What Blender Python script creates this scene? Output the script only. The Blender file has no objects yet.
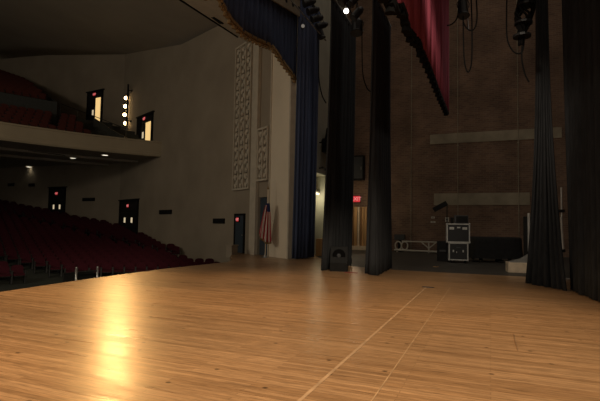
import bpy, bmesh, math, random
from mathutils import Vector, Matrix
random.seed(7)
SC = bpy.context.scene
COL = SC.collection
PI = math.pi

# ------------------------------------------------------------------ camera
F, CAMH, HZ, ROLL, VPX = 460.0, 1.5, 227.0, math.radians(1.0), 490.0
TILT = math.atan((HZ - 200.5) / F)
YAW = math.atan((VPX - 300) / F)
FWD = Vector((-math.sin(YAW) * math.cos(TILT), math.cos(YAW) * math.cos(TILT), math.sin(TILT)))
R0 = Vector((math.cos(YAW), math.sin(YAW), 0))
U0 = R0.cross(FWD)
RIGHT = R0 * math.cos(ROLL) + U0 * math.sin(ROLL)
UP = U0 * math.cos(ROLL) - R0 * math.sin(ROLL)
CAM = Vector((0, 0, CAMH))
cd = bpy.data.cameras.new('camera'); cam = bpy.data.objects.new('camera', cd); COL.objects.link(cam)
m = Matrix((RIGHT, UP, -FWD)).transposed().to_4x4(); m.translation = CAM
cam.matrix_world = m
cd.sensor_width = 36; cd.lens = F / 600 * 36; cd.clip_start = .05; cd.clip_end = 500
SC.camera = cam


def ray(px, py): return FWD + RIGHT * ((px - 300) / F) + UP * ((200.5 - py) / F)
def at(px, py, ax, v):
    r = ray(px, py); return CAM + r * ((v - CAM[ax]) / r[ax])
def fl(px, py, z=0.0): return at(px, py, 2, z)
def on_line(px, py, p, q):
    r = ray(px, py); n = Vector((-(q[1] - p[1]), q[0] - p[0], 0))
    return CAM + r * ((Vector((p[0], p[1], 0)) - CAM).dot(n) / r.dot(n))
def proj(P):
    d = Vector(P) - CAM; z = d.dot(FWD)
    return 300 + F * d.dot(RIGHT) / z, 200.5 - F * d.dot(UP) / z, z


# ------------------------------------------------------------------ materials
def S(r, g, b):
    f = lambda c: (c / 255) / 12.92 if c <= 10 else (((c / 255) + .055) / 1.055) ** 2.4
    return (f(r), f(g), f(b), 1)

def mat(name, col, rough=.6, metal=0, var=.12, scale=6, emit=None, es=0, spec=.4, bump=0, stretch=(1, 1, 1)):
    m = bpy.data.materials.new(name); m.use_nodes = True
    nt = m.node_tree; N = nt.nodes; L = nt.links
    b = N['Principled BSDF']
    b.inputs['Roughness'].default_value = rough; b.inputs['Metallic'].default_value = metal
    b.inputs['Specular IOR Level'].default_value = spec
    tc = N.new('ShaderNodeTexCoord'); mp = N.new('ShaderNodeMapping'); mp.inputs['Scale'].default_value = stretch
    L.new(tc.outputs['Object'], mp.inputs['Vector'])
    nz = N.new('ShaderNodeTexNoise'); nz.inputs['Scale'].default_value = scale; nz.inputs['Detail'].default_value = 5
    L.new(mp.outputs[0], nz.inputs['Vector'])
    mr = N.new('ShaderNodeMapRange'); mr.inputs[1].default_value = .3; mr.inputs[2].default_value = .7
    mr.inputs[3].default_value = 1 - var; mr.inputs[4].default_value = 1 + var
    L.new(nz.outputs['Fac'], mr.inputs[0])
    mx = N.new('ShaderNodeMix'); mx.data_type = 'RGBA'; mx.blend_type = 'MULTIPLY'; mx.inputs[0].default_value = 1
    mx.inputs[6].default_value = col
    cb = N.new('ShaderNodeCombineColor')
    for i in range(3): L.new(mr.outputs[0], cb.inputs[i])
    L.new(cb.outputs[0], mx.inputs[7]); L.new(mx.outputs[2], b.inputs['Base Color'])
    if bump:
        bp = N.new('ShaderNodeBump'); bp.inputs['Strength'].default_value = bump; bp.inputs['Distance'].default_value = .02
        L.new(nz.outputs['Fac'], bp.inputs['Height']); L.new(bp.outputs[0], b.inputs['Normal'])
    if emit:
        b.inputs['Emission Color'].default_value = emit; b.inputs['Emission Strength'].default_value = es
    return m

M = {}
M['plaster'] = mat('house_plaster', (.335, .283, .215, 1), .85, var=.10, scale=.5)
M['cream'] = mat('cream_plaster', (.78, .69, .54, 1), .8, var=.05, scale=.7)
M['carve'] = mat('carved_plaster', (.56, .50, .40, 1), .8, var=.08, scale=3)
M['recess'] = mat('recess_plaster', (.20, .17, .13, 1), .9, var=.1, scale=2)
M['fascia'] = mat('fascia_plaster', (.40, .34, .24, 1), .8, var=.06, scale=.6)
M['ceil'] = mat('ceiling_plaster', (.36, .32, .26, 1), .9, var=.08, scale=.3)
M['soffit'] = mat('balcony_soffit', (.36, .33, .28, 1), .9, var=.1, scale=.5)
M['concrete'] = mat('house_floor', (.028, .032, .026, 1), .8, var=.15, scale=1)
M['carpet'] = mat('balcony_steps', (.05, .05, .042, 1), .9, var=.15, scale=1)
M['black'] = mat('black_paint', (.010, .010, .010, 1), .7, var=.2, scale=8, spec=.2)
M['blackmetal'] = mat('black_metal', (.014, .014, .015, 1), .4, var=.2, scale=8)
M['cable'] = mat('cable_rubber', (.006, .006, .006, 1), .8, spec=.1)
M['velour'] = mat('black_velour', (.027, .0285, .031, 1), .95, var=.2, scale=14, spec=.1, stretch=(1, 1, .08))
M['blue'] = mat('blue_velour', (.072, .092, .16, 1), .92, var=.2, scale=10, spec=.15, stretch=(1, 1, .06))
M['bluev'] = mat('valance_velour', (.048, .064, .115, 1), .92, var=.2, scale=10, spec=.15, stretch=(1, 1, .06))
M['gold'] = mat('gold_fringe', (.24, .15, .055, 1), .6, var=.35, scale=9)
M['red'] = mat('red_velour', (.24, .048, .075, 1), .9, var=.25, scale=10, spec=.15, stretch=(1, 1, .05))
M['fringeblack'] = mat('black_tassel', (.004, .004, .004, 1), .9, spec=.1)
M['strip'] = mat('red_cloth', (.25, .04, .04, 1), .8)
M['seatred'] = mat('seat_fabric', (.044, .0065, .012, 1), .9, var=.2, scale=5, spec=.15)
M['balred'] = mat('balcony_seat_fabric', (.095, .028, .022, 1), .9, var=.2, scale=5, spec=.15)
M['seatmetal'] = mat('seat_metal', (.02, .02, .02, 1), .5)
M['doorblack'] = mat('dark_door', (.014, .014, .014, 1), .5)
M['doorblue'] = mat('blue_door', (.042, .06, .08, 1), .6)
M['parapet2'] = mat('grey_board', (.22, .22, .21, 1), .7)
M['parapet'] = mat('parapet_paint', (.05, .055, .055, 1), .8)
M['steel'] = mat('steel', (.35, .35, .34, 1), .35, metal=.9)
M['whitepaint'] = mat('white_paint', (.55, .52, .45, 1), .5, var=.08)
M['aluminium'] = mat('aluminium_edge', (.50, .50, .48, 1), .45, metal=.3)
M['caseface'] = mat('case_laminate', (.018, .019, .02, 1), .5, var=.1)
M['quilt'] = mat('piano_cover', (.012, .012, .0125, 1), .8, var=.3, scale=7, bump=.4)
M['darkgrey'] = mat('dark_grey', (.05, .052, .055, 1), .6)
M['ply'] = mat('plywood', (.55, .32, .14, 1), .6, var=.15, scale=5, stretch=(1, 1, .1))
M['plydark'] = mat('stained_wood', (.26, .135, .055, 1), .6, var=.2, scale=5, stretch=(1, 1, .1))
M['bone'] = mat('pale_wood', (.78, .64, .47, 1), .6, var=.1)
M['pilaster'] = mat('painted_block', (.50, .50, .42, 1), .8, var=.1, scale=1)
M['band'] = mat('concrete_lintel', (.30, .26, .19, 1), .85, var=.25, scale=1.2)
M['flagred'] = mat('flag_red', (.36, .014, .024, 1), .7)
M['flagwhite'] = mat('flag_white', (.66, .58, .52, 1), .7)
M['flagblue'] = mat('flag_blue', (.03, .045, .14, 1), .7)
M['plate'] = mat('plate_white', (.6, .58, .52, 1), .5)
M['speaker'] = mat('speaker_grille', (.05, .055, .062, 1), .5, var=.4, scale=30)
M['tape'] = mat('worn_tape', (.44, .285, .16, 1), .42, var=.25, scale=4)
M['lens'] = mat('lamp_lens', (.9, .8, .6, 1), .3, emit=(1, .66, .30, 1), es=14)
M['lenscool'] = mat('lamp_lens_white', (.9, .9, .9, 1), .3, emit=(1, .93, .85, 1), es=6)
M['lenssoft'] = mat('lamp_lens_dim', (.5, .5, .5, 1), .3, emit=(1, .95, .85, 1), es=.10)
M['glassdark'] = mat('unlit_lens', (.05, .055, .06, 1), .15)
M['downlight'] = mat('downlight_lens', (.9, .9, .85, 1), .3, emit=(1, .92, .72, 1), es=1.6)
M['litpane'] = mat('lit_doorway', (.8, .6, .3, 1), .5, emit=(1, .66, .26, 1), es=.85, var=.1, scale=1.5)
M['litpane2'] = mat('lit_window', (.8, .7, .5, 1), .5, emit=(1, .82, .52, 1), es=.5)
M['exitred'] = mat('exit_face', (.5, .03, .04, 1), .5, emit=(1, .05, .07, 1), es=.42)
M['exitdim'] = mat('exit_face_dim', (.5, .03, .04, 1), .5, emit=(1, .05, .05, 1), es=.30)
M['exitletter'] = mat('exit_letter', (.9, .3, .3, 1), .5, emit=(1, .40, .40, 1), es=.55)
M['tube'] = mat('fluorescent_tube', (.9, .9, .8, 1), .5, emit=(1, .86, .55, 1), es=2.2)
M['alcove'] = mat('alcove_paint', (.42, .40, .30, 1), .8, var=.1)

# stage boards
def wood():
    m = bpy.data.materials.new('stage_boards'); m.use_nodes = True
    nt = m.node_tree; N = nt.nodes; L = nt.links; b = N['Principled BSDF']
    tc = N.new('ShaderNodeTexCoord')
    br = N.new('ShaderNodeTexBrick'); br.inputs['Scale'].default_value = 1.0
    br.inputs['Brick Width'].default_value = 2.1; br.inputs['Row Height'].default_value = .062
    br.inputs['Mortar Size'].default_value = .0022; br.inputs['Mortar Smooth'].default_value = .3
    br.inputs['Bias'].default_value = 0; br.offset = .37
    br.inputs['Color1'].default_value = (.42, .248, .124, 1); br.inputs['Color2'].default_value = (.30, .168, .078, 1)
    br.inputs['Mortar'].default_value = (.15, .085, .04, 1)
    L.new(tc.outputs['Object'], br.inputs['Vector'])
    def noise(sc, stretch, det=5):
        mp = N.new('ShaderNodeMapping'); mp.inputs['Scale'].default_value = stretch
        L.new(tc.outputs['Object'], mp.inputs['Vector'])
        n = N.new('ShaderNodeTexNoise'); n.inputs['Scale'].default_value = sc; n.inputs['Detail'].default_value = det
        L.new(mp.outputs[0], n.inputs['Vector']); return n.outputs['Fac']
    def rng(v, a, b_, c, d):
        r = N.new('ShaderNodeMapRange'); r.inputs[1].default_value = a; r.inputs[2].default_value = b_
        r.inputs[3].default_value = c; r.inputs[4].default_value = d; L.new(v, r.inputs[0]); return r.outputs[0]
    def mul(c, v):
        x = N.new('ShaderNodeMix'); x.data_type = 'RGBA'; x.blend_type = 'MULTIPLY'; x.inputs[0].default_value = 1
        cb = N.new('ShaderNodeCombineColor')
        for i in range(3): L.new(v, cb.inputs[i])
        L.new(c, x.inputs[6]); L.new(cb.outputs[0], x.inputs[7]); return x.outputs[2]
    c = br.outputs['Color']
    c = mul(c, rng(noise(1.0, (.5, 11, 1)), .3, .7, .84, 1.16))
    c = mul(c, rng(noise(.45, (1, 1, 1)), .3, .7, .86, 1.14))
    c = mul(c, rng(noise(3.0, (.35, 2.6, 1), 8), .60, .74, 1.0, .74))
    # small dark spots and nicks
    c = mul(c, rng(noise(3.2, (1.6, 15, 1), 4), .32, .68, .76, 1.18))
    c = mul(c, rng(noise(5.0, (.5, 5, 1), 3), .62, .70, 1.0, .66))
    vo = N.new('ShaderNodeTexVoronoi'); vo.voronoi_dimensions = '2D'; vo.inputs['Scale'].default_value = 1.1
    mp = N.new('ShaderNodeMapping'); mp.inputs['Scale'].default_value = (.85, 1.15, 1)
    L.new(tc.outputs['Object'], mp.inputs['Vector']); L.new(mp.outputs[0], vo.inputs['Vector'])
    c = mul(c, rng(vo.outputs['Distance'], .018, .032, .25, 1.0))
    L.new(c, b.inputs['Base Color'])
    L.new(rng(noise(1.3, (.6, 7, 1)), .3, .7, .26, .38), b.inputs['Roughness'])
    b.inputs['Specular IOR Level'].default_value = .42
    bp = N.new('ShaderNodeBump'); bp.inputs['Strength'].default_value = .35; bp.inputs['Distance'].default_value = .004
    L.new(noise(2.0, (.35, 9, 1)), bp.inputs['Height']); L.new(bp.outputs[0], b.inputs['Normal'])
    return m
M['wood'] = wood()

def brickmat():
    m = bpy.data.materials.new('stage_brick'); m.use_nodes = True
    nt = m.node_tree; N = nt.nodes; L = nt.links; b = N['Principled BSDF']
    tc = N.new('ShaderNodeTexCoord'); mp = N.new('ShaderNodeMapping'); mp.inputs['Rotation'].default_value = (PI / 2, 0, 0)
    L.new(tc.outputs['Object'], mp.inputs['Vector'])
    br = N.new('ShaderNodeTexBrick'); br.inputs['Scale'].default_value = 1
    br.inputs['Brick Width'].default_value = .34; br.inputs['Row Height'].default_value = .12
    br.inputs['Mortar Size'].default_value = .014; br.inputs['Mortar Smooth'].default_value = .4
    br.inputs['Color1'].default_value = (.205, .122, .080, 1); br.inputs['Color2'].default_value = (.142, .083, .059, 1)
    br.inputs['Mortar'].default_value = (.21, .16, .115, 1); br.inputs['Bias'].default_value = .1
    L.new(mp.outputs[0], br.inputs['Vector'])
    nz = N.new('ShaderNodeTexNoise'); nz.inputs['Scale'].default_value = .55; nz.inputs['Detail'].default_value = 6
    L.new(tc.outputs['Object'], nz.inputs['Vector'])
    mr = N.new('ShaderNodeMapRange'); mr.inputs[1].default_value = .3; mr.inputs[2].default_value = .7; mr.inputs[3].default_value = .7; mr.inputs[4].default_value = 1.35
    L.new(nz.outputs['Fac'], mr.inputs[0])
    x = N.new('ShaderNodeMix'); x.data_type = 'RGBA'; x.blend_type = 'MULTIPLY'; x.inputs[0].default_value = 1
    cb = N.new('ShaderNodeCombineColor')
    for i in range(3): L.new(mr.outputs[0], cb.inputs[i])
    L.new(br.outputs['Color'], x.inputs[6]); L.new(cb.outputs[0], x.inputs[7]); L.new(x.outputs[2], b.inputs['Base Color'])
    b.inputs['Roughness'].default_value = .9
    bp = N.new('ShaderNodeBump'); bp.inputs['Strength'].default_value = .5; bp.inputs['Distance'].default_value = .01; bp.invert = True
    L.new(br.outputs['Fac'], bp.inputs['Height']); L.new(bp.outputs[0], b.inputs['Normal'])
    return m
M['brick'] = brickmat()

# ------------------------------------------------------------------ mesh helpers
class MB:
    def __init__(s): s.bm = bmesh.new()
    def _mi(s, faces, mi):
        for f in faces: f.material_index = mi
    def poly(s, pts, mi=0):
        f = s.bm.faces.new([s.bm.verts.new(p) for p in pts]); f.material_index = mi; return f
    def hexa(s, b, t, mi=0):
        """closed prism from a bottom loop and a top loop"""
        n = len(b); B = [s.bm.verts.new(p) for p in b]; T = [s.bm.verts.new(p) for p in t]
        fs = [s.bm.faces.new(B[::-1]), s.bm.faces.new(T)]
        for i in range(n): fs.append(s.bm.faces.new((B[i], B[(i + 1) % n], T[(i + 1) % n], T[i])))
        s._mi(fs, mi)
    def box(s, c, d, mi=0, R=None, bev=0):
        x, y, z = d[0] / 2, d[1] / 2, d[2] / 2
        P = [Vector(p) for p in ((-x, -y, -z), (x, -y, -z), (x, y, -z), (-x, y, -z), (-x, -y, z), (x, -y, z), (x, y, z), (-x, y, z))]
        if R is not None: P = [R @ p for p in P]
        P = [p + Vector(c) for p in P]
        v = [s.bm.verts.new(p) for p in P]
        fs = [s.bm.faces.new([v[i] for i in q]) for q in ((3, 2, 1, 0), (4, 5, 6, 7), (0, 1, 5, 4), (1, 2, 6, 5), (2, 3, 7, 6), (3, 0, 4, 7))]
        s._mi(fs, mi)
        if bev:
            es = list({e for f in fs for e in f.edges})
            r = bmesh.ops.bevel(s.bm, geom=es, offset=bev, segments=2, affect='EDGES', profile=.6)
            s._mi(r['faces'], mi)
        return s
    def cyl(s, p, q, r1, r2=None, n=12, mi=0, cap=True):
        r2 = r1 if r2 is None else r2
        p, q = Vector(p), Vector(q); d = (q - p).normalized()
        a = d.orthogonal().normalized(); b = d.cross(a)
        ring = lambda c, r: [s.bm.verts.new(c + (a * math.cos(2 * PI * i / n) + b * math.sin(2 * PI * i / n)) * r) for i in range(n)]
        A, B = ring(p, r1), ring(q, r2); fs = []
        for i in range(n): fs.append(s.bm.faces.new((A[i], A[(i + 1) % n], B[(i + 1) % n], B[i])))
        if cap: fs += [s.bm.faces.new(A[::-1]), s.bm.faces.new(B)]
        s._mi(fs, mi); return s
    def tube(s, pts, r, n=6, mi=0):
        pts = [Vector(p) for p in pts]; prev = None; rings = []
        a = None
        for i, p in enumerate(pts):
            d = (pts[min(i + 1, len(pts) - 1)] - pts[max(i - 1, 0)]).normalized()
            if a is None: a = d.orthogonal().normalized()
            a = (a - d * a.dot(d)).normalized(); b = d.cross(a)
            rings.append([s.bm.verts.new(p + (a * math.cos(2 * PI * k / n) + b * math.sin(2 * PI * k / n)) * r) for k in range(n)])
        fs = []
        for A, B in zip(rings, rings[1:]):
            for i in range(n): fs.append(s.bm.faces.new((A[i], A[(i + 1) % n], B[(i + 1) % n], B[i])))
        fs += [s.bm.faces.new(rings[0][::-1]), s.bm.faces.new(rings[-1])]
        s._mi(fs, mi); return s
    def ball(s, c, r, sc=(1, 1, 1), mi=0, seg=10, R=None):
        g = bmesh.ops.create_uvsphere(s.bm, u_segments=seg, v_segments=max(5, seg // 2 + 1), radius=r)
        for v in g['verts']:
            p = Vector((v.co.x * sc[0], v.co.y * sc[1], v.co.z * sc[2]))
            if R is not None: p = R @ p
            v.co = p + Vector(c)
        s._mi({f for v in g['verts'] for f in v.link_faces}, mi); return s
    def grid(s, rows, mi=0):
        V = [[s.bm.verts.new(p) for p in r] for r in rows]
        for A, B in zip(V, V[1:]):
            for i in range(len(A) - 1):
                f = s.bm.faces.new((A[i], A[i + 1], B[i + 1], B[i])); f.material_index = mi
        return V
    def build(s, name, mats, parent=None, smooth=False, loc=None):
        bmesh.ops.recalc_face_normals(s.bm, faces=s.bm.faces)
        me = bpy.data.meshes.new(name); s.bm.to_mesh(me); s.bm.free()
        if not isinstance(mats, (list, tuple)): mats = [mats]
        for k in mats: me.materials.append(M[k])
        if smooth:
            for p in me.polygons: p.use_smooth = True
        o = bpy.data.objects.new(name, me); COL.objects.link(o)
        if parent: o.parent = parent
        if loc is not None: o.location = loc
        return o

def tag(o, label, cat, group=None, kind=None):
    o['label'] = label; o['category'] = cat
    if group: o['group'] = group
    if kind: o['kind'] = kind
    return o
def struct(o): o['kind'] = 'structure'; return o
def empty(name, loc=(0, 0, 0), rz=0):
    o = bpy.data.objects.new(name, None); COL.objects.link(o); o.location = loc; o.rotation_euler = (0, 0, rz)
    o.empty_display_size = .1; return o
def thing(name, label, cat, loc=(0, 0, 0), rz=0, group=None): return tag(empty(name, loc, rz), label, cat, group)
def copy_tree(o, parent=None):
    c = o.copy(); COL.objects.link(c)
    if parent: c.parent = parent
    for ch in list(o.children): copy_tree(ch, c)
    return c

# ------------------------------------------------------------------ stage floor
edge = [(-9.0, -8), (-9.25, -2), (-9.45, 3), (-9.70, 6.75), (-9.95, 8.6), (-10.18, 10.8), (-10.25, 13.0), (-10.15, 15.2), (-10.05, 16.6),
        (-10.6, 18.0), (-11.55, 19.3), (-12.35, 20.7), (-13.25, 22.2), (-13.75, 23.4)]
outl = edge + [(-11, 23.6), (-9.0, 23.6), (-9.0, 31.6), (8, 31.6), (8, -8)]
b = MB(); b.hexa([(x, y, -.12) for x, y in outl], [(x, y, 0) for x, y in outl])
struct(b.build('floor', 'wood'))
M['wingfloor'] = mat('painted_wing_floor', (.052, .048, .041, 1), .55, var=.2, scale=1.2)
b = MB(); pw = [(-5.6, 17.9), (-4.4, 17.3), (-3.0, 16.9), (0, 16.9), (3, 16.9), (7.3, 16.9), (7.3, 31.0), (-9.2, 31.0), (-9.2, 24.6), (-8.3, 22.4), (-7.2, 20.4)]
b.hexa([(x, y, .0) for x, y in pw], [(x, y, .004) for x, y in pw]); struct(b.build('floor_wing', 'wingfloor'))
b = MB()
for (p, q) in zip(edge, edge[1:]):
    b.hexa([(p[0] + .03, p[1], -1.6), (q[0] + .03, q[1], -1.6), (q[0] + .25, q[1], -1.6), (p[0] + .25, p[1], -1.6)],
           [(p[0] + .03, p[1], -.12), (q[0] + .03, q[1], -.12), (q[0] + .25, q[1], -.12), (p[0] + .25, p[1], -.12)])
struct(b.build('wall_apron', 'black'))

M['tape2'] = mat('faint_tape', (.43, .275, .145, 1), .45, var=.25, scale=4)
def strip(y0, y1, x, w, label, mt='tape'):
    b = MB(); b.box((0, 0, .0008), (w, y1 - y0, .0016))
    o = b.build('floor_tape', mt, loc=(x, (y0 + y1) / 2, .0002)); tag(o, label, 'tape')
strip(3.2, 12.5, -1.53, .035, 'longer and brighter worn line of tape running across the boards')
strip(3.2, 12.9, -.96, .012, 'fainter thin line of tape to the right of the brighter line', 'tape2')
b = MB(); b.box((0, 0, .004), (.30, .16, .008), bev=.003); b.box((0, 0, .009), (.22, .09, .004), mi=1)
tag(b.build('floor_pocket', ['blackmetal', 'darkgrey'], loc=fl(428, 287.3)), 'small dark floor pocket cover at the end of the bright tape line', 'floor pocket')
b = MB(); b.tube([fl(513, 334) + Vector((0, 0, .004)), fl(515, 343) + Vector((0, 0, .004)), fl(517.5, 351) + Vector((0, 0, .004))], .0028, 5)
tag(b.build('string_scrap', 'plydark'), 'short dark scrap of string lying on the boards at right', 'string')
b = MB()
for k in range(3): b.box((random.uniform(-.12, .12), random.uniform(-.06, .06), .01), (.13, .08, .02), R=Matrix.Rotation(k * 1.1, 3, 'Z'))
tag(b.build('paper_scrap', 'ply', loc=fl(436, 267)), 'small crumpled tan scrap lying on dark floor left of the road cases', 'scrap')

a, c = fl(345, 272.5), fl(357.5, 273.2)
b = MB(); b.box((0, 0, .008), ((c - a).length, .10, .016), bev=.003)
o = b.build('red_strip', 'strip', loc=(a + c) / 2 + Vector((0, 0, .001))); o.rotation_euler = (0, 0, math.atan2(c.y - a.y, c.x - a.x))
tag(o, 'flat red strip lying on the floor between the two far black legs', 'strip')

# ------------------------------------------------------------------ house walls
def wall_run(name, pts, z0, z1s, mt, thick=.35, sgn=1):
    """vertical wall along a polyline, thickened away from the room; z1s: top height per point"""
    b = MB(); n = len(pts); off = []
    for i in range(n):
        p, q = Vector(pts[max(i - 1, 0)]), Vector(pts[min(i + 1, n - 1)])
        d = (q - p).normalized(); off.append(Vector((d.y, -d.x)) * thick * sgn)
    for i in range(n - 1):
        p, q = pts[i], pts[i + 1]; a, c = off[i], off[i + 1]
        p2, q2 = (p[0] + a.x, p[1] + a.y), (q[0] + c.x, q[1] + c.y)
        b.hexa([(*p, z0), (*q, z0), (*q2, z0), (*p2, z0)], [(*p, z1s[i]), (*q, z1s[i + 1]), (*q2, z1s[i + 1]), (*p2, z1s[i])])
    return struct(b.build(name, mt))

SPL = ((-8.8, 19.95), (-13.4, 22.9))          # splayed side of the proscenium
SD = (Vector(SPL[1]) - Vector(SPL[0])).normalized()   # away from the stage
SN = Vector((-SD.y, SD.x))                            # towards the stage/house (room side)
if SN.dot(Vector((0, 0)) - Vector(SPL[0])) < 0: SN = -SN
W = [(-13.4, 22.9), (-29.5, 30.66), (-41, 32.2), (-60, 33.4)]
wall_run('wall_house', [W[0], (-20, 26.08), W[1], W[2], W[3]], -2, [13.9, 14.2, 16.4, 18.4, 20], 'plaster')
wall_run('wall_back', [(-60, 33.2), (-60, -14)], -2, [20, 20], 'plaster')
# blue stage-door recess sits between the two halves of the splay
def sp(s, off=0, z=0): p = Vector(SPL[0]) + SD * s + SN * off; return Vector((p.x, p.y, z))
def s_of(px, py): return (on_line(px, py, *SPL).xy - Vector(SPL[0])).dot(SD)
b = MB()
def splay_block(s0, s1, o0, o1, z0, z1, mi=0):
    c = [sp(s0, o0), sp(s1, o0), sp(s1, o1), sp(s0, o1)]
    b.hexa([(p.x, p.y, z0) for p in c], [(p.x, p.y, z1) for p in c], mi)
sA, sB, sC, sD = s_of(270, 256), s_of(268, 256), s_of(257, 253), s_of(251, 253)
LEN = (Vector(SPL[1]) - Vector(SPL[0])).length
splay_block(sC, LEN + .2, -.4, 0, -.5, 15.2)            # wall left of the opening
splay_block(sB, sC, -.4, -.05, 3.02, 15.2)              # above the opening
splay_block(sB, sC, -1.25, -.9, -.1, 3.3)               # back of the opening
splay_block(-.0, sB, -.4, 0, -.1, 15.2)
struct(b.build('wall_proscenium', 'plaster'))
b = MB(); splay_block(sC + .02, sD, 0, .16, -.02, 12.6); struct(b.build('trim_1', 'carve'))
b = MB(); splay_block(-.05, sA, 0, .08, -.02, 12.6); struct(b.build('trim_2', 'cream'))
b = MB(); splay_block(sA - .02, sA + .08, 0, .13, -.02, 12.6); splay_block(-.14, -.04, -.3, .11, -.02, 12.6)
struct(b.build('trim_3', 'carve'))
# proscenium return to the stage house
b = MB(); b.hexa([(-8.70, 20.1, -.1), (-8.45, 19.98, -.1), (-8.45, 21.7, -.1), (-8.95, 21.7, -.1)], [(-8.70, 20.1, 24), (-8.45, 19.98, 24), (-8.45, 21.7, 24), (-8.95, 21.7, 24)])
b.box((-8.63, 23.2, 14.2), (.35, 3.1, 19.6)); b.box((-9.1, 24.85, 12), (.9, .3, 24.2)); b.box((-9.55, 28.0, 12), (.35, 6.9, 24.2))
struct(b.build('wall_wing', 'pilaster'))
b = MB(); b.box((-9.75, 23.3, 2.2), (.2, 3.2, 4.6)); b.box((-9.25, 21.75, 2.2), (.9, .1, 4.6)); b.box((-9.3, 23.3, 4.5), (1, 3.2, .2))
struct(b.build('wall_alcove', 'alcove'))
# brick stage wall
b = MB(); b.box((-.5, 31.25, 12), (19.5, .5, 24.4)); struct(b.build('wall_stage', 'brick'))
b = MB(); b.box((.2, 30.985, 7.4), (7.6, .06, .64)); struct(b.build('trim_4', 'band'))
b = MB(); b.box((-.55, 30.985, 3.45), (5.6, .06, .75)); struct(b.build('trim_5', 'band'))

# ornament panels, carved lattice on the splay
def panel(name, label, pxs, z0, z1, cols):
    s1, s0 = s_of(*pxs[0]), s_of(*pxs[1])          # s1: left edge seen from the stage, s0: right edge
    w = s1 - s0; t = thing(name, label, 'ornamental panel', sp((s0 + s1) / 2, 0, z0))
    R = Matrix((( -SD.x, SN.x, 0), (-SD.y, SN.y, 0), (0, 0, 1)))   # local x: towards stage, y: out of wall
    tr = lambda x, y, z: R @ Vector((x, y, z))
    def bx(b, x0, x1, y0, y1, za, zb):
        c = [(x0, y0), (x1, y0), (x1, y1), (x0, y1)]
        b.hexa([tr(*p, za) for p in c], [tr(*p, zb) for p in c])
    h = z1 - z0
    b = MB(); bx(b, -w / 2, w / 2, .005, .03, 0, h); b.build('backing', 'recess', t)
    b = MB()
    cw = w / cols
    for k in range(cols + 1):
        x = -w / 2 + cw * k; bx(b, x - .045, x + .045, .03, .14, 0, h)
    bx(b, -w / 2 - .05, w / 2 + .05, .02, .15, -.1, 0); bx(b, -w / 2 - .05, w / 2 + .05, .02, .15, h, h + .1)
    b.build('border', 'carve', t)
    b = MB(); step = .78; n = int(h / step)
    for k in range(cols):
        xc = -w / 2 + cw * (k + .5)
        for j in range(n):
            zc = (j + .5) * h / n; a = .6 if (j + k) % 2 else -.6
            for (dx, dz, ang, ln) in ((-.10, .22, a, .19), (.10, -.06, -a, .19), (-.06, -.25, a * .5, .15)):
                Q = R @ Matrix.Rotation(ang, 3, 'Y')
                b.ball(tr(xc + dx * cw / .5, .07, zc + dz), 1, (cw * .24, .06, ln), R=Q, seg=8)
            b.ball(tr(xc, .07, zc + .36 * step), 1, (cw * .17, .06, .10), R=R, seg=8)
    b.build('carving', 'carve', t, smooth=True)
    return t
panel('ornamental_panel', 'tall three-column carved plaster panel beside the left pilaster of the proscenium', ((234.4, 188), (250, 184)), 3.62, 11.8, 3)
panel('ornamental_panel', 'short carved plaster panel high above the dark doorway by the flag', ((259, 180), (268.5, 178)), 3.95, 6.55, 2)

# ------------------------------------------------------------------ soffit and ceilings
def soff(y): return 11.42 + (.062 * (y - 16.2) if y > 16.2 else -.015 * (16.2 - y))
b = MB(); rows = []
for k in range(0, 33):
    y = 22.7 - k * 1.0
    zl = soff(y)
    rows.append([(-8.9, y, zl - .75), (-10.3, y, zl - .4), (-12.0, y, zl - .1), (-12.5, y, zl - .02), (-12.65, y, zl + .1), (-12.65, y, 14.0)])
b.grid(rows); struct(b.build('ceiling_soffit', 'carve', smooth=False))
b = MB(); b.tube([(-12.58, 21.2 - k, soff(21.2 - k)) for k in range(31)], .05, 8)
struct(b.build('trim_6', 'black'))
vx = -12.0
for _ in range(60):
    p = at(217, 20, 0, vx); zs = soff(p.y) - .1 - .176 * (vx + 12.0)
    vx += .3 * (1 if p.z > zs else -1) * min(1, abs(p.z - zs) * 2)
b = MB()
b.box((0, 0, 0), (.26, .85, .05), bev=.01); b.box((0, 0, -.03), (.2, .75, .02))
o = b.build('vent_slot', 'black', loc=(p.x, p.y, p.z)); o.rotation_euler = (0, math.radians(14), 0)
tag(o, 'dark slot vent in the sloping soffit beside the blue valance', 'vent')
b = MB(); rows = []
for (x, z) in ((-8.9, 13.8), (-12.6, 13.8), (-16, 13.85), (-20, 14.1), (-24, 14.9), (-29.5, 16.3), (-41, 18.4), (-50, 19.4), (-62, 20)):
    rows.append([(x, y, z + (1.2 * (1 - ((y - 9) / 24) ** 2) if abs(y - 9) < 24 else 0) * min(1, (-x - 8.9) / 10)) for y in range(-15, 36, 3)])
b.grid(rows); o = b.build('ceiling', 'ceil', smooth=True); struct(o)
sm = o.modifiers.new('thick', 'SOLIDIFY'); sm.thickness = .15

# ------------------------------------------------------------------ house floor + seats
RCX, RCY, RR0, RS = -8.0, 9.5, 14.2, .146
def house_z(R): return -1.52 + RS * max(R - RR0, 0)
b = MB(); rows = []
for R in [0.5, 8, 12, RR0] + [RR0 + .92 * k for k in range(1, 60)]:
    rows.append([(RCX - R * math.cos(a), RCY + R * math.sin(a), house_z(R)) for a in [math.radians(-50 + 4 * i) for i in range(36)]])
b.grid(rows); struct(b.build('floor_house', 'concrete'))

def house_wall_y(x):
    for p, q in zip(W, W[1:]):
        if q[0] <= x <= p[0]: return p[1] + (q[1] - p[1]) * (x - p[0]) / (q[0] - p[0])
    return 22.9 if x > W[0][0] else 33

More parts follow.
